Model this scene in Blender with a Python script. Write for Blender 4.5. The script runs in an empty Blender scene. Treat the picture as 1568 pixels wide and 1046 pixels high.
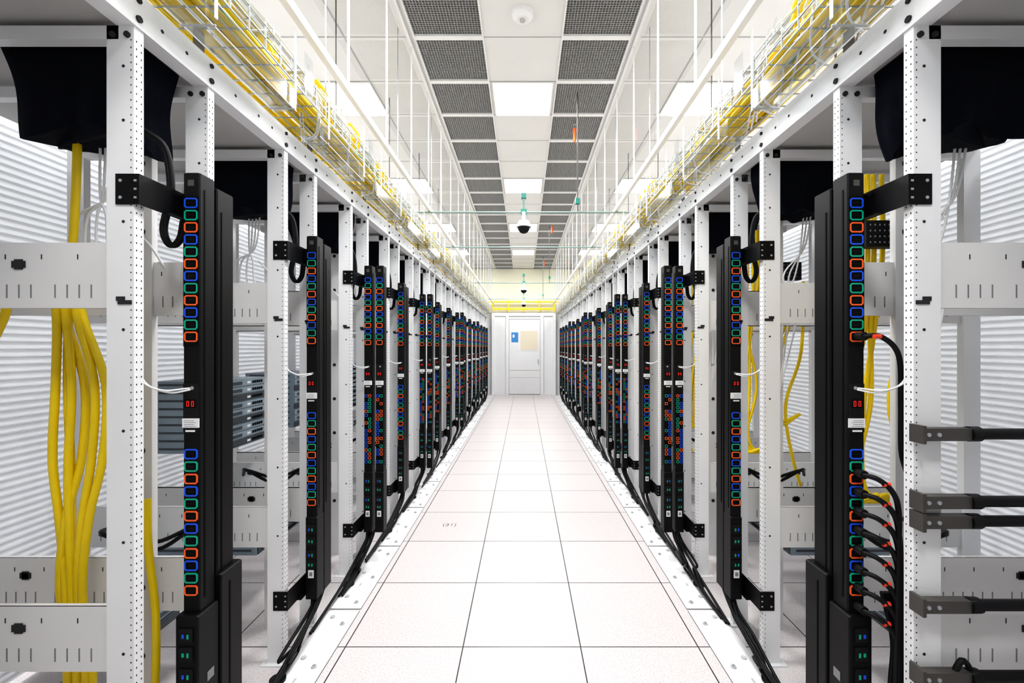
import bpy, math, random
from mathutils import Vector
random.seed(7)
C=bpy.context.scene
# ---------------------------------------------------------------- materials
def mat(name,col,rough=0.5,metal=0.0,emit=None,es=0,noise=0.0,nscale=40,spec=None):
    m=bpy.data.materials.new(name); m.use_nodes=True
    nt=m.node_tree; b=nt.nodes['Principled BSDF']
    b.inputs['Base Color'].default_value=(*col,1); b.inputs['Roughness'].default_value=rough
    b.inputs['Metallic'].default_value=metal
    if spec is not None: b.inputs['Specular IOR Level'].default_value=spec
    if emit:
        b.inputs['Emission Color'].default_value=(*emit,1); b.inputs['Emission Strength'].default_value=es
        m.cycles.emission_sampling='NONE'
    if noise>0:
        tc=nt.nodes.new('ShaderNodeTexCoord'); n=nt.nodes.new('ShaderNodeTexNoise')
        n.inputs['Scale'].default_value=nscale
        r=nt.nodes.new('ShaderNodeValToRGB')
        r.color_ramp.elements[0].position=0.35; r.color_ramp.elements[1].position=0.65
        r.color_ramp.elements[0].color=(*[c*(1-noise) for c in col],1)
        r.color_ramp.elements[1].color=(*[min(1,c*(1+noise*0.3)) for c in col],1)
        nt.links.new(tc.outputs['Object'],n.inputs['Vector']); nt.links.new(n.outputs['Fac'],r.inputs['Fac'])
        nt.links.new(r.outputs['Color'],b.inputs['Base Color'])
    return m
def glass_mat(name,tint,base=0.05,edge=0.7,rough=0.02):
    m=bpy.data.materials.new(name); m.use_nodes=True; nt=m.node_tree; nt.nodes.clear()
    o=nt.nodes.new('ShaderNodeOutputMaterial'); mx=nt.nodes.new('ShaderNodeMixShader')
    t=nt.nodes.new('ShaderNodeBsdfTransparent'); g=nt.nodes.new('ShaderNodeBsdfGlossy'); f=nt.nodes.new('ShaderNodeLayerWeight')
    f.inputs['Blend'].default_value=0.5; t.inputs['Color'].default_value=(*tint,1); g.inputs['Roughness'].default_value=rough
    pw=nt.nodes.new('ShaderNodeMath'); pw.operation='POWER'; pw.inputs[1].default_value=4.5
    mu=nt.nodes.new('ShaderNodeMath'); mu.operation='MULTIPLY_ADD'; mu.inputs[1].default_value=edge; mu.inputs[2].default_value=base; mu.use_clamp=True
    nt.links.new(f.outputs['Facing'],pw.inputs[0]); nt.links.new(pw.outputs[0],mu.inputs[0]); nt.links.new(mu.outputs[0],mx.inputs[0])
    nt.links.new(t.outputs[0],mx.inputs[1]); nt.links.new(g.outputs[0],mx.inputs[2]); nt.links.new(mx.outputs[0],o.inputs[0])
    return m
M_white=mat('white_powder_coat',(0.83,0.83,0.835),0.38,noise=0.03,nscale=3)
M_white2=mat('white_panel_paint',(0.74,0.73,0.72),0.5,noise=0.03,nscale=2)
M_topgrey=mat('grey_panel_paint',(0.50,0.485,0.47),0.55)
M_seam=mat('ceiling_seam_grey',(0.45,0.45,0.45),0.7)
M_hole=mat('punched_hole_dark',(0.02,0.02,0.022),0.8)
M_slot=mat('slot_shadow_grey',(0.22,0.22,0.23),0.8)
M_black=mat('black_powder_coat',(0.0035,0.0035,0.004),0.48,noise=0.1,nscale=20,spec=0.20)
M_black2=mat('black_plastic',(0.006,0.006,0.007),0.5,spec=0.25)
M_sock=mat('socket_black',(0.002,0.002,0.002),0.6,spec=0.15)
M_cable=mat('black_cable_rubber',(0.004,0.004,0.005),0.5,spec=0.25)
M_cloth=mat('black_cloth',(0.003,0.004,0.009),0.85,noise=0.3,nscale=60,spec=0.12)
M_blue=mat('outlet_blue',(0.01,0.10,0.75),0.35)
M_green=mat('outlet_green',(0.0,0.40,0.24),0.35)
M_orange=mat('outlet_orange',(0.92,0.13,0.02),0.35)
M_redtip=mat('plug_latch_red',(0.75,0.06,0.02),0.4)
M_red=mat('led_digit_red',(0.8,0.02,0.01),0.4,emit=(1,0.03,0.02),es=0.25)
M_label=mat('white_label',(0.8,0.8,0.8),0.6)
M_yellow=mat('yellow_fiber_jacket',(0.87,0.62,0.0),0.4,noise=0.05,nscale=10)
M_wcable=mat('white_cable_jacket',(0.78,0.78,0.78),0.4)
M_steel=mat('galvanized_steel',(0.50,0.52,0.54),0.35,0.5,noise=0.1,nscale=15)
M_stud=mat('floor_stud_grey',(0.50,0.50,0.50),0.4)
M_wire=mat('zinc_wire',(0.40,0.43,0.43),0.35,0.3)
M_dsteel=mat('dark_clamp_steel',(0.09,0.083,0.076),0.45,0.4)
M_equip=mat('equipment_bluegrey',(0.26,0.32,0.37),0.45,noise=0.1,nscale=8)
M_equipd=mat('equipment_dark',(0.05,0.06,0.07),0.5)
M_ceil=mat('ceiling_white',(0.79,0.785,0.78),0.7,noise=0.02,nscale=3)
M_bar=mat('ceiling_bar_white',(0.84,0.84,0.84),0.5)
M_plenum=mat('plenum_dark',(0.035,0.035,0.035),0.9)
M_grille=mat('eggcrate_grey',(0.37,0.37,0.37),0.5)
M_wall=mat('wall_white',(0.80,0.80,0.805),0.6,noise=0.02,nscale=2)
M_warm=mat('wall_painted_warm_glow',(0.90,0.88,0.70),0.6)  # pale yellow base colour stands in for warm glow, no emission
M_lamp=mat('lamp_diffuser',(0.9,0.9,0.9),0.5,emit=(1,1,1),es=4)
M_glass=glass_mat('clear_partition_glass',(0.95,0.955,0.955),0.06,0.65)
M_plastic=glass_mat('clear_polycarbonate',(0.90,0.93,0.95),0.22,0.5,0.12)
M_teal=mat('teal_pipe_fitting',(0.01,0.26,0.19),0.45)
M_tealp=mat('pale_green_pipe',(0.24,0.32,0.29),0.4)
M_blueposter=mat('poster_blue',(0.05,0.25,0.6),0.6)
M_beige=mat('door_window_beige',(0.76,0.68,0.54),0.3)
# ribbed translucent
M_rib=bpy.data.materials.new('ribbed_translucent_panel'); M_rib.use_nodes=True
nt=M_rib.node_tree; nt.nodes.clear(); o=nt.nodes.new('ShaderNodeOutputMaterial'); mx=nt.nodes.new('ShaderNodeMixShader')
d=nt.nodes.new('ShaderNodeBsdfPrincipled'); d.inputs['Base Color'].default_value=(0.80,0.81,0.83,1); d.inputs['Roughness'].default_value=0.25
tr=nt.nodes.new('ShaderNodeBsdfTranslucent'); tr.inputs['Color'].default_value=(0.88,0.90,0.92,1); mx.inputs[0].default_value=0.3
nt.links.new(d.outputs[0],mx.inputs[1]); nt.links.new(tr.outputs[0],mx.inputs[2]); nt.links.new(mx.outputs[0],o.inputs[0])
# floor
M_floor=bpy.data.materials.new('raised_floor_tiles'); M_floor.use_nodes=True
nt=M_floor.node_tree; b=nt.nodes['Principled BSDF']; N=nt.nodes.new; L=nt.links.new
tc=N('ShaderNodeTexCoord'); sp=N('ShaderNodeSeparateXYZ'); L(tc.outputs['Object'],sp.inputs[0])
def seam(sock,off):
    a=N('ShaderNodeMath'); a.operation='ADD'; a.inputs[1].default_value=off+60; L(sock,a.inputs[0])
    dv=N('ShaderNodeMath'); dv.operation='DIVIDE'; dv.inputs[1].default_value=0.6; L(a.outputs[0],dv.inputs[0])
    fr=N('ShaderNodeMath'); fr.operation='FRACT'; L(dv.outputs[0],fr.inputs[0])
    s=N('ShaderNodeMath'); s.operation='SUBTRACT'; s.inputs[1].default_value=0.5; L(fr.outputs[0],s.inputs[0])
    ab=N('ShaderNodeMath'); ab.operation='ABSOLUTE'; L(s.outputs[0],ab.inputs[0])
    g=N('ShaderNodeMath'); g.operation='GREATER_THAN'; g.inputs[1].default_value=0.5-0.0050; L(ab.outputs[0],g.inputs[0])
    return g.outputs[0]
sx=seam(sp.outputs['X'],0.31); sy=seam(sp.outputs['Y'],-0.4)
mxm=N('ShaderNodeMath'); mxm.operation='MAXIMUM'; L(sx,mxm.inputs[0]); L(sy,mxm.inputs[1])
n1=N('ShaderNodeTexNoise'); n1.inputs['Scale'].default_value=170; n1.inputs['Detail'].default_value=3; L(tc.outputs['Object'],n1.inputs['Vector'])
r1=N('ShaderNodeValToRGB'); r1.color_ramp.elements[0].position=0.34; r1.color_ramp.elements[1].position=0.46
r1.color_ramp.elements[0].color=(0.50,0.43,0.42,1); r1.color_ramp.elements[1].color=(0.70,0.655,0.652,1); L(n1.outputs['Fac'],r1.inputs['Fac'])
mc=N('ShaderNodeMix'); mc.data_type='RGBA'; L(mxm.outputs[0],mc.inputs[0]); L(r1.outputs['Color'],mc.inputs[6]); mc.inputs[7].default_value=(0.025,0.023,0.023,1)
L(mc.outputs[2],b.inputs['Base Color']); b.inputs['Roughness'].default_value=0.36; b.inputs['Specular IOR Level'].default_value=0.35
# ---------------------------------------------------------------- mesh builder
class MB:
    def __init__(s): s.v=[];s.f=[];s.m=[];s.mats=[];s.sm=[]
    def mi(s,m):
        if m not in s.mats: s.mats.append(m)
        return s.mats.index(m)
    def add(s,vs,fs,m,smooth=False):
        o=len(s.v); s.v+=vs; i=s.mi(m)
        for f in fs: s.f.append([o+a for a in f]); s.m.append(i); s.sm.append(smooth)
    def box(s,x0,x1,y0,y1,z0,z1,m):
        s.add([(x0,y0,z0),(x1,y0,z0),(x1,y1,z0),(x0,y1,z0),(x0,y0,z1),(x1,y0,z1),(x1,y1,z1),(x0,y1,z1)],
          [(0,3,2,1),(4,5,6,7),(0,1,5,4),(1,2,6,5),(2,3,7,6),(3,0,4,7)],m)
    def quad(s,a,b_,c,d_,m): s.add([a,b_,c,d_],[(0,1,2,3)],m)
    def cbox(s,x0,x1,y0,y1,z0,z1,m,c=0.004):
        p=[(x0+c,y0),(x1-c,y0),(x1,y0+c),(x1,y1-c),(x1-c,y1),(x0+c,y1),(x0,y1-c),(x0,y0+c)]
        vs=[(a,b,z0) for a,b in p]+[(a,b,z1-c) for a,b in p]
        q=[(x0+2*c,y0+c),(x1-2*c,y0+c),(x1-c,y0+2*c),(x1-c,y1-2*c),(x1-2*c,y1-c),(x0+2*c,y1-c),(x0+c,y1-2*c),(x0+c,y0+2*c)]
        vs+=[(a,b,z1) for a,b in q]
        fs=[tuple(range(7,-1,-1)),tuple(range(16,24))]
        for r in (0,8):
            for i in range(8):
                j=(i+1)%8; fs.append((r+i,r+j,r+8+j,r+8+i))
        s.add(vs,fs,m)
    def cyl(s,c,ax,r,l,m,n=12,r2=None):
        if r2 is None:r2=r
        vs=[]
        for e,rr in ((0,r),(l,r2)):
            for i in range(n):
                a=2*math.pi*i/n; p=[0,0,0]; o=[k for k in range(3) if k!=ax]
                p[ax]=c[ax]+e; p[o[0]]=c[o[0]]+rr*math.cos(a); p[o[1]]=c[o[1]]+rr*math.sin(a); vs.append(tuple(p))
        s.add(vs,[tuple(range(n)),tuple(range(2*n-1,n-1,-1))],m)
        s.add(vs,[(i,(i+1)%n,n+(i+1)%n,n+i) for i in range(n)],m,True)
    def dome(s,c,r,m,zs=-1,n=16,k=6):
        vs=[];fs=[]
        for j in range(k+1):
            t=math.pi/2*j/k
            for i in range(n):
                a=2*math.pi*i/n; vs.append((c[0]+r*math.cos(t)*math.cos(a),c[1]+r*math.cos(t)*math.sin(a),c[2]+zs*r*math.sin(t)))
        for j in range(k):
            for i in range(n): fs.append((j*n+i,j*n+(i+1)%n,(j+1)*n+(i+1)%n,(j+1)*n+i))
        s.add(vs,fs,m,True)
    def mesh(s,name):
        me=bpy.data.meshes.new(name); me.from_pydata(s.v,[],s.f)
        for m in s.mats: me.materials.append(m)
        me.polygons.foreach_set('material_index',s.m); me.polygons.foreach_set('use_smooth',s.sm); me.update(); return me
    def obj(s,name,loc=(0,0,0)): return inst(s.mesh(name),name,loc)
def inst(me,name,loc=(0,0,0),mirror=False,parent=None):
    o=bpy.data.objects.new(name,me); o.location=loc
    if mirror:o.scale=(-1,1,1)
    if parent:o.parent=parent
    C.collection.objects.link(o); return o
def catmull(P,n=8):
    P=[Vector(p) for p in P]; P=[P[0]*2-P[1]]+P+[P[-1]*2-P[-2]]; out=[]
    for i in range(1,len(P)-2):
        for k in range(n):
            t=k/n; a,b,c,d=P[i-1:i+3]
            out.append(0.5*((2*b)+(c-a)*t+(2*a-5*b+4*c-d)*t*t+(3*b-a-3*c+d)*t**3))
    out.append(P[-2]); return out
def cables(name,paths,r,m,n=8,res=2):
    cu=bpy.data.curves.new(name,'CURVE'); cu.dimensions='3D'; cu.bevel_depth=r; cu.bevel_resolution=res; cu.use_fill_caps=True
    for P in paths:
        pts=catmull(P,n); sp=cu.splines.new('POLY'); sp.points.add(len(pts)-1)
        for i,p in enumerate(pts): sp.points[i].co=(*p,1)
        sp.use_smooth=True
    cu.materials.append(m); o=bpy.data.objects.new(name,cu); C.collection.objects.link(o); return o
# ---------------------------------------------------------------- room
Y0,Y1=-2.5,14.2; ZC=4.12; XW=4.2; YE=13.75
b=MB(); b.box(-XW,XW,Y0,Y1,-0.1,0,M_floor); b.obj('floor')
b=MB(); b.box(-XW-.1,-XW,Y0-.1,Y1+.1,-0.1,ZC+.25,M_wall); b.obj('wall_left')
b=MB(); b.box(XW,XW+.1,Y0-.1,Y1+.1,-0.1,ZC+.25,M_wall); b.obj('wall_right')
b=MB(); b.box(-XW,XW,Y0-.1,Y0,-0.1,ZC+.25,M_wall); b.obj('wall_front')
b=MB(); b.box(-XW,XW,Y1,Y1+.1,-0.1,ZC+.25,M_wall); b.obj('wall_back')
b=MB()
GL,GR=(-0.92,-0.335),(0.315,0.90)
b.box(-XW,GL[0],Y0,Y1,ZC,ZC+.05,M_ceil); b.box(GR[1],XW,Y0,Y1,ZC,ZC+.05,M_ceil); b.box(GL[1],GR[0],Y0,Y1,ZC,ZC+.05,M_ceil)
b.box(GL[0],GR[1],Y0,Y1,ZC+.2,ZC+.25,M_plenum)
for g in (GL,GR):
    b.box(g[0],g[0]+.012,Y0,Y1,ZC-.012,ZC+.2,M_bar); b.box(g[1]-.012,g[1],Y0,Y1,ZC-.012,ZC+.2,M_bar)
ys=[-2.4+.6*i for i in range(28)]
for y in ys:
    for g in (GL,GR): b.box(g[0]+.012,g[1]-.012,y-.025,y+.025,ZC-.01,ZC+.03,M_bar)
    b.box(GL[1],GR[0],y-.004,y+.004,ZC-.003,ZC,M_seam)
    for s in (-1,1): b.box(min(s*.98,s*XW),max(s*.98,s*XW),y-.006,y+.006,ZC-.003,ZC,M_seam)
for s in (-1,1):
    for k in range(1,6): 
        x=s*(0.9+.6*k); b.box(x-.006,x+.006,Y0,Y1,ZC-.0035,ZC-.0005,M_seam)
b.obj('ceiling')
g=MB(); w=0.5605
nb=24
for i in range(nb+1):
    t=-w/2+w*i/nb
    g.box(t-.0022,t+.0022,-.275,.275,0.004,.016,M_grille); 
for i in range(nb+1):
    t=-.275+.55*i/nb
    g.box(-w/2,w/2,t-.0024,t+.0024,0.0045,.0165,M_grille)
gm=g.mesh('ceiling_grille')
for y in ys[:-1]:
    for gg in (GL,GR): inst(gm,'ceiling_grille',((gg[0]+gg[1])/2,y+.3,ZC+.002))
# lamps
lm=MB(); lm.box(-.3,.3,-.3,.3,-.012,-.001,M_bar); lm.box(-.285,.285,-.285,.285,-.015,-.012,M_lamp); lmm=lm.mesh('ceiling_light_panel')
for x,e in ((-0.01,50),(-1.8,16),(1.8,16),(-3.3,25),(3.3,25)):
    ld=bpy.data.lights.new('panel_area','AREA'); ld.shape='SQUARE'; ld.size=.57; ld.energy=e; ld.color=(0.97,.984,1.0)
    for y in [-.3+2.4*i for i in range(6)]:
        p=inst(lmm,'ceiling_light_panel',(x,y,ZC-.004)); l=bpy.data.objects.new('lamp_light',ld); l.parent=p; l.location=(0,0,-.02); C.collection.objects.link(l)
# ---------------------------------------------------------------- rack
r=MB()
def slots(r,y,z0,z1):
    r.box(-2.12,-1.235,y,y+.004,z0,z1,M_white2)
    r.box(-2.12,-1.235,y,y+.016,z1-.004,z1,M_white2); r.box(-2.12,-1.235,y,y+.016,z0,z0+.004,M_white2)
    x=-1.29
    i=0
    while x>-2.08:
        if i%9 not in (4,):
            r.box(x-.002,x+.002,y-.0008,y,z0+.03,z0+.07,M_slot)
        if i%3==1: r.box(x-.006,x-.003,y-.0008,y,z1-.05,z1-.035,M_hole)
        if i%9==6:
            r.box(x-.02,x+.02,y-.003,y,z1-.075,z1-.055,M_hole); r.box(x-.012,x+.012,y-.003,y,z1-.08,z1-.05,M_hole)
        x-=.036; i+=1
for yb in (0.0,0.298):
    r.box(-1.235,-1.154,yb,yb+.033,0.008,2.48,M_white)
    r.box(-1.26,-1.135,yb-.02,yb+.05,0,0.008,M_white)
    r.box(-2.2,-2.12,yb,yb+.033,0,2.48,M_white)
    z=.06
    while z<2.44:
        r.box(-1.154,-1.1534,yb+.007,yb+.010,z,z+.005,M_hole); r.box(-1.154,-1.1534,yb+.023,yb+.026,z,z+.005,M_hole)
        r.box(-1.164,-1.161,yb-.0006,yb,z,z+.004,M_hole)
        z+=.0222
    for z in (.32,.62,.95,1.28,1.58,1.9,2.2,2.36): r.cyl((-1.185,yb-.001,z),1,.0045,.002,M_hole,8)
    r.box(-1.2,-1.16,yb-.003,yb,1.655,1.667,M_hole)
    r.box(-1.205,-1.18,yb-.003,yb,1.665,1.678,M_hole)
    slots(r,yb+.01,1.645,1.84); slots(r,yb+.01,.56,.755)
    r.box(-2.12,-1.2,yb,yb+.033,2.44,2.48,M_white)
    for x in (-1.215,-1.172):
        r.cyl((x,yb-.006,2.452),1,.009,.006,M_hole,10)
r.box(-1.43,-1.36,.30,.325,0,2.44,M_white2)
for z in (.4,.65,.9,1.15,1.4,1.95,2.2): r.cyl((-1.395,.298,z),1,.012,.002,M_hole,10)
r.box(-1.205,-1.154,0,.8,2.48,2.59,M_white)
r.box(-1.154,-1.148,0,.8,2.48,2.49,M_white)
for y in (.1,.2,.45,.6,.7): r.cyl((-1.154,y,2.535),0,.006,.001,M_hole,8)
for y in (.015,.315): r.cyl((-1.154,y,2.51),0,.010,.006,M_hole,8); r.cyl((-1.154,y,2.565),0,.008,.006,M_hole,8)
r.box(-2.2,-1.205,0,.8,2.50,2.515,M_topgrey)
r.box(-2.2,-2.12,0,.8,2.515,2.59,M_white)
r.box(-2.12,-1.6,.6,.64,2.46,2.5,M_topgrey)
# floor plate along aisle
r.box(-1.13,-.95,-.36,.42,0,.004,M_white)
r.box(-1.13,-.95,-.363,-.360,.0005,.0045,M_slot); r.box(-.952,-.949,-.36,.42,.0005,.0042,M_slot)
for y in (-.3,-.02,.3):
    r.cyl((-1.0,y,.004),2,.013,.005,M_stud,12); r.cyl((-1.0,y,.009),2,.006,.006,M_steel,8)
    r.cyl((-1.08,y+.06,.004),2,.013,.005,M_stud,12)
r.box(-1.055,-1.045,-.12,-.09,.004,.0046,M_stud)
# tray support bracket
r.box(-1.30,-1.16,.24,.29,2.59,2.594,M_dsteel); r.box(-1.30,-1.296,.24,.29,2.59,2.665,M_dsteel); r.box(-1.164,-1.16,.24,.29,2.59,2.665,M_dsteel); r.box(-1.30,-1.25,.286,.29,2.594,2.665,M_dsteel)
rm=r.mesh('server_rack_frame')
YR=1.276; KS=range(-3,15)
for k in list(KS)+[15]:
    for mir in (False,True): inst(rm,'server_rack_frame',(0,YR+.8*k,0),mir)
# ---------------------------------------------------------------- PDU
def ring(p,xc,z,w,h,m,y=0,t=.0045,c=.006):
    def oc(w,h,c): a,b_=w/2,h/2; return [(-a+c,-b_),(a-c,-b_),(a,-b_+c),(a,b_-c),(a-c,b_),(-a+c,b_),(-a,b_-c),(-a,-b_+c)]
    O=oc(w,h,c); I=oc(w-2*t,h-2*t,c*.5); yf=y-.003
    vs=[(xc+a,yf,z+b_) for a,b_ in O]+[(xc+a,yf,z+b_) for a,b_ in I]+[(xc+a,y,z+b_) for a,b_ in O]+[(xc+a,y-.001,z+b_) for a,b_ in I]
    fs=[]
    for i in range(8):
        j=(i+1)%8; fs+=[(i,j,8+j,8+i),(16+i,16+j,j,i),(8+i,8+j,24+j,24+i)]
    p.add(vs,fs,m); p.add(vs[24:],[tuple(range(8))],M_sock)
    p.box(xc-w*.22,xc+w*.22,y-.0025,y-.001,z-.0015,z+.0015,M_black2)
def pdu(variant,pair=True,bracket=True,big=False):
    p=MB(); x0,x1=-1.115,-1.06; xc=(x0+x1)/2
    p.cbox(x0,x1,0,.07,.24,2.10,M_black); 
    p.box(x1,x1+.0015,.02,.026,.7,2.05,M_sock)
    p.box(x0+.002,x1-.002,-.0012,0,1.53,2.02,M_sock)
    p.box(xc-.01,xc+.01,-.002,0,2.055,2.075,M_dsteel)
    cols=[M_blue,M_green,M_orange]
    for i in range(12): ring(p,xc,1.999-.0397*i,.044,.0335,cols[i%3])
    p.box(x0+.004,x1-.004,-.004,0,1.25,1.41,M_black2)
    p.cyl((xc+.006,-.006,1.395),1,.006,.004,M_steel,8)
    p.box(xc-.018,xc+.018,-.005,-.004,1.330,1.358,M_sock)
    for dx in (-.012,.004):
        for (ax,bx_,az,bz) in ((0,.008,.016,.018),(0,.008,.0,.002),(0,.002,0,.018),(.006,.008,0,.018)):
            p.box(xc+dx+ax,xc+dx+bx_,-.0056,-.005,1.335+az,1.335+bz,M_red)
    p.box(x0+.002,x1+.002,-.006,-.004,1.266,1.296,M_label)
    for i in range(4): p.box(x0+.008,x1-.008-.006*(i%2),-.0064,-.006,1.270+i*.006,1.2715+i*.006,M_slot)
    p.box(x0+.012,x1-.012,-.005,-.004,1.252,1.258,M_label)
    if variant==0:
        for i in range(12): ring(p,xc,1.179-.0405*i,.044,.0335,cols[i%3])
    else:
        for i in range(18):
            z=1.19-.027*i
            ring(p,xc-.012,z,.019,.02,random.choice([M_blue,M_orange,M_blue,M_sock]),t=.003,c=.003)
            ring(p,xc+.012,z,.019,.02,random.choice([M_green,M_orange,M_orange,M_sock]),t=.003,c=.003)
    e=.01 if big else .002
    p.cbox(x0-e,x1+e,-.02 if big else -.006,.075 if big else .072,.24,.66,M_black)
    yf=-.02 if big else -.006
    for z,m in ((.60,M_blue),(.54,M_green),(.47,M_blue),(.42,M_green)):
        p.box(xc-.022,xc+.022,yf-.004,yf,z-.022,z+.022,M_black2)
        p.box(xc-.012,xc-.005,yf-.006,yf-.004,z-.008,z+.004,m); p.box(xc+.004,xc+.010,yf-.006,yf-.004,z-.010,z+.004,M_green)
    p.box(xc-.014,xc+.014,yf-.003,yf,.35,.39,M_label); p.box(xc-.008,xc+.008,yf-.004,yf-.003,.36,.38,M_slot)
    if pair:
        p.cbox(x0,x1,.08,.165,.24,2.078,M_black); p.box(x1,x1+.002,.10,.105,.7,2.0,M_sock)
        if big:
            p.cbox(x0-.012,x1+.016,.078,.19,.24,.745,M_black)
            p.box(x1+.016,x1+.018,.12,.124,.3,.7,M_sock)
            p.box(x1+.010,x1+.0112,.02,.05,.42,.45,M_slot)
        p.box(x0+.01,x1-.01,.07,.08,.3,2.0,M_sock)
    if bracket:
        for z0,z1 in ((1.95,2.04),(.262,.352)):
            p.box(-1.205,-1.135,-.1385,-.1345,z0,z1,M_black)
            for dz in (.02,.07): p.cyl((-1.19,-.140,z0+dz),1,.005,.002,M_steel,8)
            for dz in (.02,.045,.07): p.box(-1.150,-1.142,-.1395,-.1385,z0+dz-.003,z0+dz+.003,M_steel)
            p.box(-1.139,-1.135,-.1345,.045,z0,z1,M_black); p.box(-1.139,-1.115,.03,.034,z0,z1,M_black)
            p.box(-1.139,-1.115,-.05,.03,z0,z0+.004,M_black)
    return p.mesh('power_distribution_unit')
P0=pdu(0,big=True); PA=pdu(0); PB=pdu(1,False,True); PB2=pdu(1,False,False); PC=pdu(1,True)
for k in KS:
    y=1.41+.8*k
    for mir in (False,True):
        s=-1 if mir else 1
        if k in (2,4,7,10):
            inst(PB,'power_distribution_unit',(0,y,0),mir); inst(PB2,'power_distribution_unit',(.08*s,y,0),mir)
        else: inst(P0 if k<=0 else PA if k<5 else PC,'power_distribution_unit',(0,y,0),mir)
# ---------------------------------------------------------------- cloth bags
def bag(seed):
    rnd=random.Random(seed); m=MB(); n=56;K=12; vs=[];fs=[]
    x0,x1,y0,y1=-1.64,-1.235,.07,.26
    ph=[rnd.uniform(0,6) for _ in range(4)]
    for j in range(K+1):
        t=j/K
        for i in range(n):
            u=i/n*4; q=int(u); fr=u-q
            cx,cy=[(x0+(x1-x0)*fr,y0),(x1,y0+(y1-y0)*fr),(x1-(x1-x0)*fr,y1),(x0,y1-(y1-y0)*fr)][q]
            a=2*math.pi*i/n
            fold=.012*t*math.sin(a*7+ph[0])+.008*t*math.sin(a*13+ph[1])+.01*math.sin(5*t+ph[2])
            mx_,my=(x0+x1)/2,(y0+y1)/2; d=Vector((cx-mx_,cy-my)).normalized()
            taper=.05*t
            z=2.495-.285*t-(.012*math.sin(a*2+ph[3])+.015*math.sin(a*5))*t-.012*t*math.cos(4*a)
            vs.append((cx+d.x*fold-d.x*taper,cy+d.y*fold-d.y*taper*.3,z))
    for j in range(K):
        for i in range(n): fs.append((j*n+i,(j+1)*n+i,(j+1)*n+(i+1)%n,j*n+(i+1)%n))
    m.add(vs,fs,M_cloth,True); m.add(vs[-n:],[tuple(range(n))],M_cloth)
    return m.mesh('cable_entry_cloth_sleeve')
B=[bag(i) for i in range(3)]
for k in KS:
    for mir in (False,True): inst(B[(k+mir)%3],'cable_entry_cloth_sleeve',(0,YR+.8*k,0),mir)
# ---------------------------------------------------------------- ribbed panels
for s,nm in ((-1,'ribbed_containment_panel'),(1,'ribbed_containment_panel')):
    m=MB(); vs=[];z=.03;prof=[]
    while z<2.5:
        prof+=[(0.0,z),(.014,z+.026),(.014,z+.029),(0,z+.031)]; z+=.034
    for (dx,z) in prof: vs+=[(s*(2.3-dx),Y0+.1,z),(s*(2.3-dx),Y1-.01,z)]
    m.add(vs,[(2*i,2*i+1,2*i+3,2*i+2) for i in range(len(prof)-1)],M_rib)
    y=YR-.8*4+.5
    while y<Y1-.1:
        m.box(min(s*2.27,s*2.28),max(s*2.27,s*2.28),y,y+.02,0,2.5,M_white2); y+=.8
    m.obj(nm)
# ---------------------------------------------------------------- equipment
def equip(h,x1=-1.62):
    e=MB(); x0=-2.08; e.box(x0,x1,0,.44,0,h,M_equip)
    n=int(h/.045)
    for i in range(n):
        z=i*.045
        e.box(x1,x1+.006,.005,.435,z+.004,z+.041,M_equip if i%3 else M_equipd)
        e.box(x1+.006,x1+.009,.04,.2,z+.012,z+.03,M_equipd); e.box(x1+.006,x1+.008,.25,.28,z+.015,z+.028,M_label)
        for q in range(5): e.box(x1+.006,x1+.009,.30+.022*q,.315+.022*q,z+.014,z+.03,M_sock)
        e.box(x0+.03,x1-.03,-.001,0,z+.02,z+.032,M_equipd)
    return e.mesh('network_switch_stack')
E1=equip(.405,-1.72); E2=equip(.09,-1.5)
for k in range(0,15):
    for mir in (False,True):
        zz=[(.36,E2)]
        if not mir and k>=1: zz.append((.93,E1))
        if mir and k>=4: zz.append((.93,E1))
        for z,e in zz: inst(e,'network_switch_stack',(0,YR+.8*k+.345,z),mir)
m=MB()
for k,xa in ((0,1.30),(1,1.42),(4,1.3),(7,1.3)):
    y=YR+.8*k+.36; z0=1.91
    m.box(xa,xa+.15,y,y+.04,z0,z0+.10,M_black)
    for i in range(7):
        for j in range(4): m.box(xa+.013+.018*i,xa+.018+.018*i,y-.001,y,z0+.014+.022*j,z0+.020+.022*j,M_slot)
m.obj('black_patch_panel')
# ---------------------------------------------------------------- partitions above racks
for s in (-1,1):
    X=s*.96 if s<0 else .94
    m=MB()
    m.add([(X,Y0,2.95),(X,YE,2.95),(X,YE,ZC-.01),(X,Y0,ZC-.01)],[(0,1,2,3)],M_glass)
    m.box(X-.015,X+.015,Y0,YE,2.91,2.95,M_white)
    m.box(X-.012,X+.012,Y0,YE,ZC-.03,ZC-.004,M_white)
    y=-1.6
    while y<YE:
        m.box(X-.005,X+.005,y-.006,y+.006,2.95,ZC-.03,M_white); y+=.66
    m.obj('glass_partition')
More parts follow.
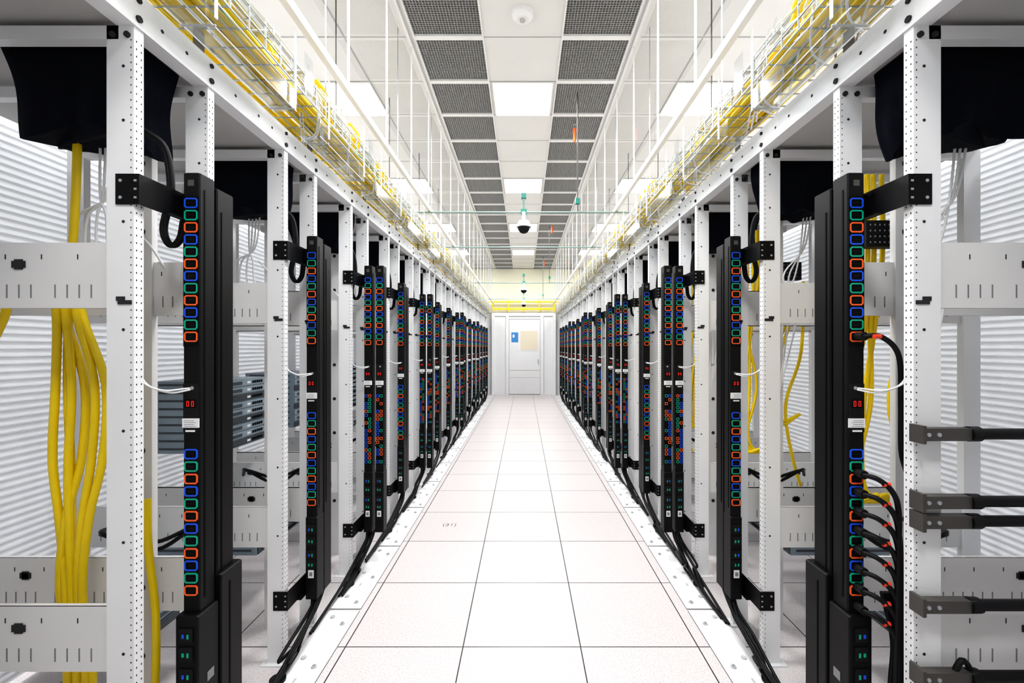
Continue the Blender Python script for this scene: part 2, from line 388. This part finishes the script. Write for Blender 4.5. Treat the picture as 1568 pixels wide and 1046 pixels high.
# ---------------------------------------------------------------- trays
for s in (-1,1):
    m=MB(); xa,xb=.99,1.37
    def bx(x0,x1,*a): m.box(min(s*x0,s*x1),max(s*x0,s*x1),*a)
    for x in (xa,1.06,1.13,1.2,1.27,1.33,xb): bx(x-.0025,x+.0025,Y0+.1,YE,2.668,2.673,M_wire)
    for x in (xa,xb):
        for z in (2.71,2.76): bx(x-.0025,x+.0025,Y0+.1,YE,z,z+.005,M_wire)
    y=Y0+.15
    while y<YE-.1:
        bx(xa,xb,y,y+.005,2.673,2.678,M_wire)
        for x in (xa,xb): bx(x-.003,x+.003,y,y+.005,2.67,2.775,M_wire)
        y+=.1
    for x in (1.16,1.22,1.28,1.34):
        bx(x-.0025,x+.0025,Y0+.1,YE,2.93,2.935,M_wire)
    for x in (1.16,1.34): bx(x-.0025,x+.0025,Y0+.1,YE,2.98,2.985,M_wire)
    y=Y0+.15
    while y<YE-.1:
        bx(1.16,1.34,y,y+.004,2.935,2.94,M_wire)
        for x in (1.16,1.34): bx(x-.002,x+.002,y,y+.004,2.93,2.985,M_wire)
        y+=.1
    m.obj('wire_basket_cable_tray')
    m=MB()
    def sheet(x0,z0,x1,z1,y0,y1,mm=M_plastic): m.quad((s*x0,y0,z0),(s*x0,y1,z0),(s*x1,y1,z1),(s*x1,y0,z1),mm)
    rj=random.Random(4+s)
    for k in KS:
        y=YR+.8*k
        if y+.8>YE: continue
        a,b2=y+.04,y+.62
        sheet(1.0,2.565,1.0,2.65,a,b2); sheet(1.0,2.565,1.10,2.565,a,b2); sheet(1.10,2.565,1.10,2.64,a,b2)
        for e in ((1.0,2.65),(1.0,2.565),(1.10,2.565),(1.10,2.64)): bx(e[0]-.0015,e[0]+.0015,a,b2,e[1]-.0015,e[1]+.0015,M_label)
        sheet(.985,2.70,.985,2.86,y+.66,y+.74); sheet(.985,2.70,1.08,2.70,y+.66,y+.74)
        sheet(1.12,2.80,1.28,2.80,y+.33,y+.52); sheet(1.12,2.72,1.12,2.80,y+.33,y+.52)
        for q in (.05,.4):
            j=rj.uniform(-.03,.05)
            sheet(1.0,2.80,1.09,2.86+j,y+q,y+q+.22); sheet(1.09,2.86+j,1.15,2.80,y+q,y+q+.22)
            bx(1.0,1.004,y+q,y+q+.22,2.798,2.803,M_label)
        for yy in (a,b2): m.quad((s*1.0,yy,2.565),(s*1.10,yy,2.565),(s*1.10,yy,2.64),(s*1.0,yy,2.65),M_plastic)
        for q in (.1,.58): 
            bx(.983,.988,y+q,y+q+.010,2.58,2.90,M_white)
            bx(.985,1.10,y+q,y+q+.006,2.555,2.56,M_steel)
        for q in (.2,.45,.7):
            m.cyl((1.0 if s>0 else -1.10,y+q,2.79),0,.009,.10,M_steel,10); m.cyl((1.095 if s>0 else -1.11,y+q,2.79),0,.016,.012,M_dsteel,10)
    m.obj('clear_fiber_duct')
    m=MB(); y=-.62
    while y<YE-.3:
        m.cyl((s*1.39,y,2.59),2,.005,ZC-2.60,M_dsteel,8); m.cyl((s*1.02,y+.3,2.78),2,.004,ZC-2.785,M_steel,8)
        m.box(s*1.39-.015,s*1.39+.015,y-.015,y+.015,2.655,2.668,M_steel)
        y+=1.27
    m.obj('threaded_hanger_rods')
    def run(n,x0,x1,z0,z1,amp,seed):
        rnd=random.Random(seed); P=[]
        for i in range(n):
            x=rnd.uniform(x0,x1); z=rnd.uniform(z0,z1); p=[]; y=Y0+.2
            while y<YE-.1:
                p.append((s*(min(max(x+rnd.uniform(-amp,amp),1.0),1.36)),y,z+rnd.uniform(-amp*.3,amp*.5))); y+=rnd.uniform(.3,.6)
            P.append(p)
        return P
    cables('yellow_fiber_cable_bundle',run(10,1.10,1.17,2.690,2.75,.02,3+s)+run(6,1.20,1.28,2.69,2.74,.02,33+s)+run(4,1.19,1.26,2.95,2.97,.02,43+s)+run(2,1.03,1.06,2.69,2.71,.02,53+s),.0105,M_yellow,5)
    cables('white_data_cable_bundle',run(9,1.03,1.34,2.69,2.74,.04,9+s)+run(6,1.18,1.32,2.945,2.97,.02,19+s),.005,M_wcable,5,1)
    cables('teal_data_cable_bundle',run(3,1.02,1.3,2.70,2.76,.04,29+s),.0035,M_teal,5,1)
    rnd=random.Random(50+s); P=[];W=[]
    for k in KS:
        for q in range(2 if s<0 else 3):
            y=YR+.8*k+rnd.uniform(0,.7)
            if y>YE-.5: continue
            x=rnd.uniform(1.10,1.22)
            for e in range(5):
                d=.012*e
                P.append([(s*(x+d),y+d,2.96),(s*(x-.05+d),y+.03,2.88),(s*(x+rnd.uniform(-.05,.03)),y+.07+d,2.76),(s*(x+.04),y+.2,2.70)])
            W.append([(s*x,y+.1,2.95),(s*(x-.1),y+.15,2.8),(s*(x-.08),y+.22,2.68),(s*(x),y+.4,2.62)])
            W.append([(s*1.02,y+.1,2.86),(s*1.0,y+.15,2.7),(s*1.04,y+.22,2.60),(s*1.15,y+.3,2.60)])
            W.append([(s*1.3,y,2.95),(s*1.1,y+.05,2.84),(s*1.02,y+.2,2.78),(s*1.08,y+.35,2.70),(s*1.13,y+.5,2.61)])
    cables('yellow_fiber_drop_cables',P,.008,M_yellow,6); cables('white_data_drop_cables',W,.004,M_wcable,6,1)
# ---------------------------------------------------------------- power cables
for s in (-1,1):
    rnd=random.Random(80+s); P=[];W=[]
    for k in KS:
        y=1.44+.8*k
        for q in range(7):
            j=rnd.uniform(-.025,.02); l=rnd.uniform(.2,.85)
            P.append([(s*(1.09+j),y+.02*q,.25),(s*(1.085+j),y-.02-rnd.uniform(0,.03),.18),(s*(1.10+j),y-.10-.03*q,.10+rnd.uniform(-.02,.03)),(s*(1.11+j),y-l*.6,.03+rnd.uniform(0,.035)),(s*(1.12+j*.6),y-l,.013)])
        W.append([(s*1.2,y-.10,1.62),(s*1.22,y-.12,1.52),(s*1.18,y-.13,1.44),(s*1.13,y-.10,1.395),(s*1.085,y-.04,1.395)])
        W.append([(s*1.2,y-.09,1.60),(s*1.20,y-.10,1.50),(s*1.16,y-.12,1.42),(s*1.12,y-.08,1.385),(s*1.083,y-.04,1.39)])
        if k>=0:
            for e in range(2):
                P.append([(s*1.60,y+.22,.80+.03*e),(s*1.5,y+.1,.86),(s*1.38,y+.17,.80-.03*e),(s*1.25,y+.22,.84),(s*1.1,y+.16,.80+.02*e)])
            if s<0 or k>0:
              for e in range(2):
                d=.01*e
                P.append([(s*(1.27-d),y-.02,2.25),(s*(1.215-d),y+.01,2.20),(s*(1.20-d),y+.02,2.06),(s*(1.225-d),y+.02,1.93),(s*(1.20-d),y+.02,1.872),(s*(1.175-d),y+.03,1.90),(s*(1.165-d),y+.04,1.98),(s*1.12,y+.04,2.0)])
    cables('black_power_cable_bundle',P,.008,M_cable,6)
    cables('white_sensor_cable_bundle',W,.0028,M_wcable,6,1)
    m=MB()
    for k in KS:
        m.cyl((s*1.125,1.29+.8*k-.4+.28,.004),2,.035,.012,M_black2,16)
    m.obj('floor_cable_grommet')
P=[];m=MB()
for i in range(8):
    z=1.12-.062*i
    P.append([(1.085,1.38,z),(1.11,1.35,z-.006),(1.145,1.34,z-.04),(1.165,1.34,z-.10),(1.16+.007*i,1.335,z-.25),(1.15+.008*i,1.34,.35),(1.15+.004*i,1.36,.05)])
    m.cyl((1.0875,1.375,z),1,.014,.032,M_black2,10)
    m.cyl((1.120,1.343,z-.02),0,.0075,.020,M_redtip,10)
for i in range(4):
    P.append([(1.14+.012*i,1.37,.75),(1.165+.012*i,1.36,.6),(1.15+.014*i,1.35,.42),(1.20-.01*i,1.35,.25),(1.15,1.36,.04)])
P.append([(1.085,1.38,1.563),(1.13,1.36,1.56),(1.175,1.35,1.50),(1.19,1.36,1.35),(1.20,1.37,1.2),(1.26,1.42,1.12)])
P.append([(1.2,1.25,.45),(1.27,1.25,.62),(1.31,1.25,.5),(1.25,1.26,.3)])
m.cyl((1.0875,1.375,1.563),1,.014,.032,M_black2,10); m.cyl((1.102,1.356,1.562),0,.0075,.02,M_redtip,10)
cables('plugged_power_cords',P,.008,M_cable,8); m.obj('power_plug_set')
for z in (1.277,1.082,1.025,.782,.575):
    m=MB(); m.box(1.145,1.30,1.235,1.262,z-.018,z+.018,M_dsteel); m.box(1.14,1.15,1.23,1.275,z-.026,z+.026,M_dsteel)
    m.cyl((1.16,1.232,z),1,.006,.004,M_steel,8); m.cyl((1.19,1.232,z),1,.006,.004,M_steel,8)
    m.cyl((1.30,1.248,z),0,.016,.85,M_cable,14); m.cyl((1.285,1.248,z),0,.022,.03,M_black2,12); m.cyl((1.5,1.248,z),0,.018,.012,M_black2,12)
    m.box(2.15,2.17,1.23,1.276,z-.02,z+.02,M_dsteel)
    m.obj('cable_support_arm')
# yellow bundles in racks
P=[]
rnd=random.Random(5)
P.append([(-1.50,1.45,2.3),(-1.505,1.45,2.1),(-1.515,1.45,1.9),(-1.54,1.46,1.7),(-1.555,1.47,1.4),(-1.545,1.47,1.1),(-1.54,1.47,.7),(-1.55,1.47,.1)])
for i,(xt,xm,xb) in enumerate([(-1.56,-1.585,-1.54),(-1.54,-1.54,-1.52),(-1.51,-1.47,-1.50),(-1.50,-1.44,-1.485),(-1.57,-1.52,-1.56)]):
    P.append([(xt-.02,1.44+.01*i,1.75),(xt,1.44+.01*i,1.62),(xm+.01,1.45+.008*i,1.4),(xm,1.45+.008*i,1.15),((xm+xb)/2,1.45,.95),(xb,1.45,.7),(xb+.005,1.45+.01*i,.4),(xb,1.45,.05)])
P.append([(-1.72,1.43,1.7),(-1.72,1.43,1.64),(-1.76,1.43,1.55),(-1.84,1.43,1.38),(-1.95,1.43,1.0)])
P.append([(-1.31,1.5,1.0),(-1.29,1.48,.85),(-1.255,1.47,.6),(-1.262,1.47,.3),(-1.30,1.47,.06)])
cables('yellow_fiber_riser_cables',P,.0118,M_yellow,8,3)
P=[]
for k in range(0,15):
    y=YR+.8*k
    for q in range(4 if k else 5):
        x=1.27+.03*q+rnd.uniform(-.01,.01)
        P.append([(x,y+.40,2.2),(x+.02,y+.42,1.9),(x+rnd.uniform(-.03,.03),y+.44,1.6),(x+.03*rnd.choice((-1,1)),y+.45,1.3),(x-.04,y+.44,1.0),(x+.02,y+.43,.92),(x+.12,y+.42,.95)])
    for q in range(2): P.append([(1.5+.02*q,y+.36,1.7),(1.42+.03*q,y+.36,1.5),(1.39+.02*q,y+.36,1.3),(1.45,y+.36,1.12-.02*q),(1.56,y+.36,1.15)])
    if k: P.append([(1.58,y+.36,1.9),(1.56,y+.35,1.5),(1.48,y+.36,1.2),(1.52,y+.36,.9),(1.58,y+.36,.7)])
    for q in range(3): P.append([(1.25+.01*q,y+.46,1.7),(1.235+.01*q,y+.46,1.4),(1.215+.012*q,y+.46,1.15),(1.24+.01*q,y+.46,.85),(1.33,y+.44,.66)])
cables('yellow_fiber_riser_cables',P,.009,M_yellow,8,2)
P=[]
for k in range(0,15):
    y=YR+.8*k
    for q in range(4): P.append([(-1.45+.02*q,y+.2,2.25),(-1.45+.01*q,y+.2,2.05),(-1.43-.03*q,y+.2,1.98),(-1.42-.04*q,y+.2,1.86),(-1.36-.05*q,y+.2,1.7)])
    for q in range(3): P.append([(1.48+.02*q,y+.2,2.25),(1.46+.01*q,y+.2,2.05),(1.43-.03*q,y+.2,1.9),(1.36+.04*q,y+.2,1.7),(1.35,y+.2,1.3)])
    P.append([(1.16,y+.02,1.72),(1.24,y+.05,1.62),(1.30,y+.1,1.66),(1.34,y+.15,1.8)]); P.append([(-1.16,y+.3,1.9),(-1.28,y+.32,1.78),(-1.36,y+.29,1.9),(-1.45,y+.28,2.0)])
cables('white_sensor_riser_cables',P,.004,M_wcable,6,1)
# ---------------------------------------------------------------- overhead pipes & fixtures
for i,y in enumerate((4.38,5.9,9.15,12.2)):
    m=MB(); m.cyl((-1.12,y,2.9),0,.010,2.24,M_tealp,12)
    m.box(-1.12,-1.08,y-.03,y+.03,2.86,2.90,M_steel); m.box(1.08,1.12,y-.03,y+.03,2.86,2.90,M_steel)
    if i in (0,2,3):
        m.cyl((0,y,2.91),2,.014,.14,M_tealp,12); m.box(-.025,.025,y-.025,y+.025,3.04,3.09,M_teal); m.box(-.03,.03,y-.02,y+.02,2.88,2.93,M_teal)
        m.cyl((.547,y,2.91),2,.006,ZC-2.915,M_dsteel,8); m.box(.525,.569,y-.02,y+.02,2.985,3.04,M_teal)
    m.obj('overhead_pipe_rail')
for y in (4.38,9.15,12.2):
    m=MB(); m.cyl((0,y-.045,2.80),2,.018,.09,M_bar,14); m.cyl((0,y-.045,2.745),2,.075,.055,M_bar,24,.05); m.cyl((0,y-.045,2.735),2,.078,.012,M_bar,24)
    m.dome((0,y-.045,2.735),.062,M_black2); m.obj('dome_security_camera')
for y in (5.0,9.0,12.6):
    m=MB(); m.cyl((.59,y,4.07),2,.006,.045,M_steel,8); m.cyl((.59,y,3.93),2,.017,.12,M_orange,14); m.cyl((.59,y,3.91),2,.010,.02,M_orange,12,.017); m.cyl((.59,y,4.05),2,.022,.012,M_orange,14)
    m.cyl((.59,y,4.115),2,.02,.004,M_steel,12); m.obj('heat_detector_probe')
m=MB(); m.cyl((-.01,3.34,4.09),2,.085,.03,M_bar,28); m.cyl((-.01,3.34,4.065),2,.05,.025,M_bar,24,.078); m.cyl((-.01,3.34,4.055),2,.022,.012,M_topgrey,16); m.obj('smoke_detector')
# ---------------------------------------------------------------- end wall door
Yd=14.0
m=MB()
m.box(-1.0,1.0,Yd+.02,Yd+.10,0,2.62,M_wall)
m.box(-1.04,-.94,Yd-.02,Yd+.02,0,2.62,M_white); m.box(.94,1.04,Yd-.02,Yd+.02,0,2.62,M_white); m.box(-1.04,1.04,Yd-.03,Yd+.02,2.55,2.66,M_white)
m.box(-.58,-.48,Yd-.04,Yd+.02,0,2.55,M_white); m.box(.54,.64,Yd-.04,Yd+.02,0,2.55,M_white)
m.box(-.48,-.47,Yd-.022,Yd+.02,0,2.45,M_slot); m.box(.53,.54,Yd-.022,Yd+.02,0,2.45,M_slot); m.box(-.48,.54,Yd-.022,Yd+.02,2.44,2.455,M_slot)
m.obj('trim_1')
m=MB()
m.box(-.47,.53,Yd-.02,Yd+.02,.02,2.44,M_wall)
m.box(-.47,.53,Yd-.022,Yd-.02,.78,.80,M_topgrey); m.box(-.47,.53,Yd-.022,Yd-.02,.55,.56,M_topgrey)
m.box(-.40,-.18,Yd-.026,Yd-.02,1.7,2.02,M_blueposter); m.box(-.36,-.3,Yd-.028,Yd-.026,1.85,1.95,M_label)
m.box(-.14,.48,Yd-.03,Yd-.02,1.42,2.1,M_white); m.box(-.11,.45,Yd-.034,Yd-.03,1.45,2.07,M_beige)
m.box(.45,.48,Yd-.06,Yd-.02,1.0,1.15,M_steel)
m.obj('door_1')
m=MB()
for z0,z1 in ((2.74,2.80),(2.98,3.02)): m.box(-1.3,1.3,YE+.1,YE+.2,z0,z1,M_yellow)
for x in (-1.0,-.5,0,.5,.98): m.box(x-.02,x+.02,YE+.11,YE+.19,2.68,3.05,M_yellow)
m.obj('yellow_fiber_trough')
m=MB(); m.box(-1.9,1.9,Yd+.12,Yd+.16,2.66,ZC-.02,M_warm); m.obj('painted_glow_panel')  # wall area over the door, warm glow from beyond painted as yellow tint
fc=bpy.data.curves.new('floor_tile_number','FONT'); fc.body='(31)'; fc.size=.075; fc.extrude=.0004; fc.materials.append(M_slot)
fo=bpy.data.objects.new('floor_tile_number',fc); fo.location=(-.70,3.69,.001); C.collection.objects.link(fo)
# ---------------------------------------------------------------- world, camera, view
w=bpy.data.worlds.new('World'); C.world=w; w.use_nodes=True; w.node_tree.nodes['Background'].inputs[0].default_value=(1,1,1,1); w.node_tree.nodes['Background'].inputs[1].default_value=.5
cd=bpy.data.cameras.new('camera'); cd.sensor_width=36; cd.lens=36*660/1568; cd.shift_x=-18/1568; cd.shift_y=9.3/1568; cd.clip_start=.02
co=bpy.data.objects.new('camera',cd); co.location=(0,0,1.527); co.rotation_euler=(math.pi/2,0,0); C.collection.objects.link(co); C.camera=co
C.view_settings.view_transform='Standard'
try: C.view_settings.look='Medium High Contrast'
except Exception as ex:
    print(ex)
C.view_settings.exposure=0.26
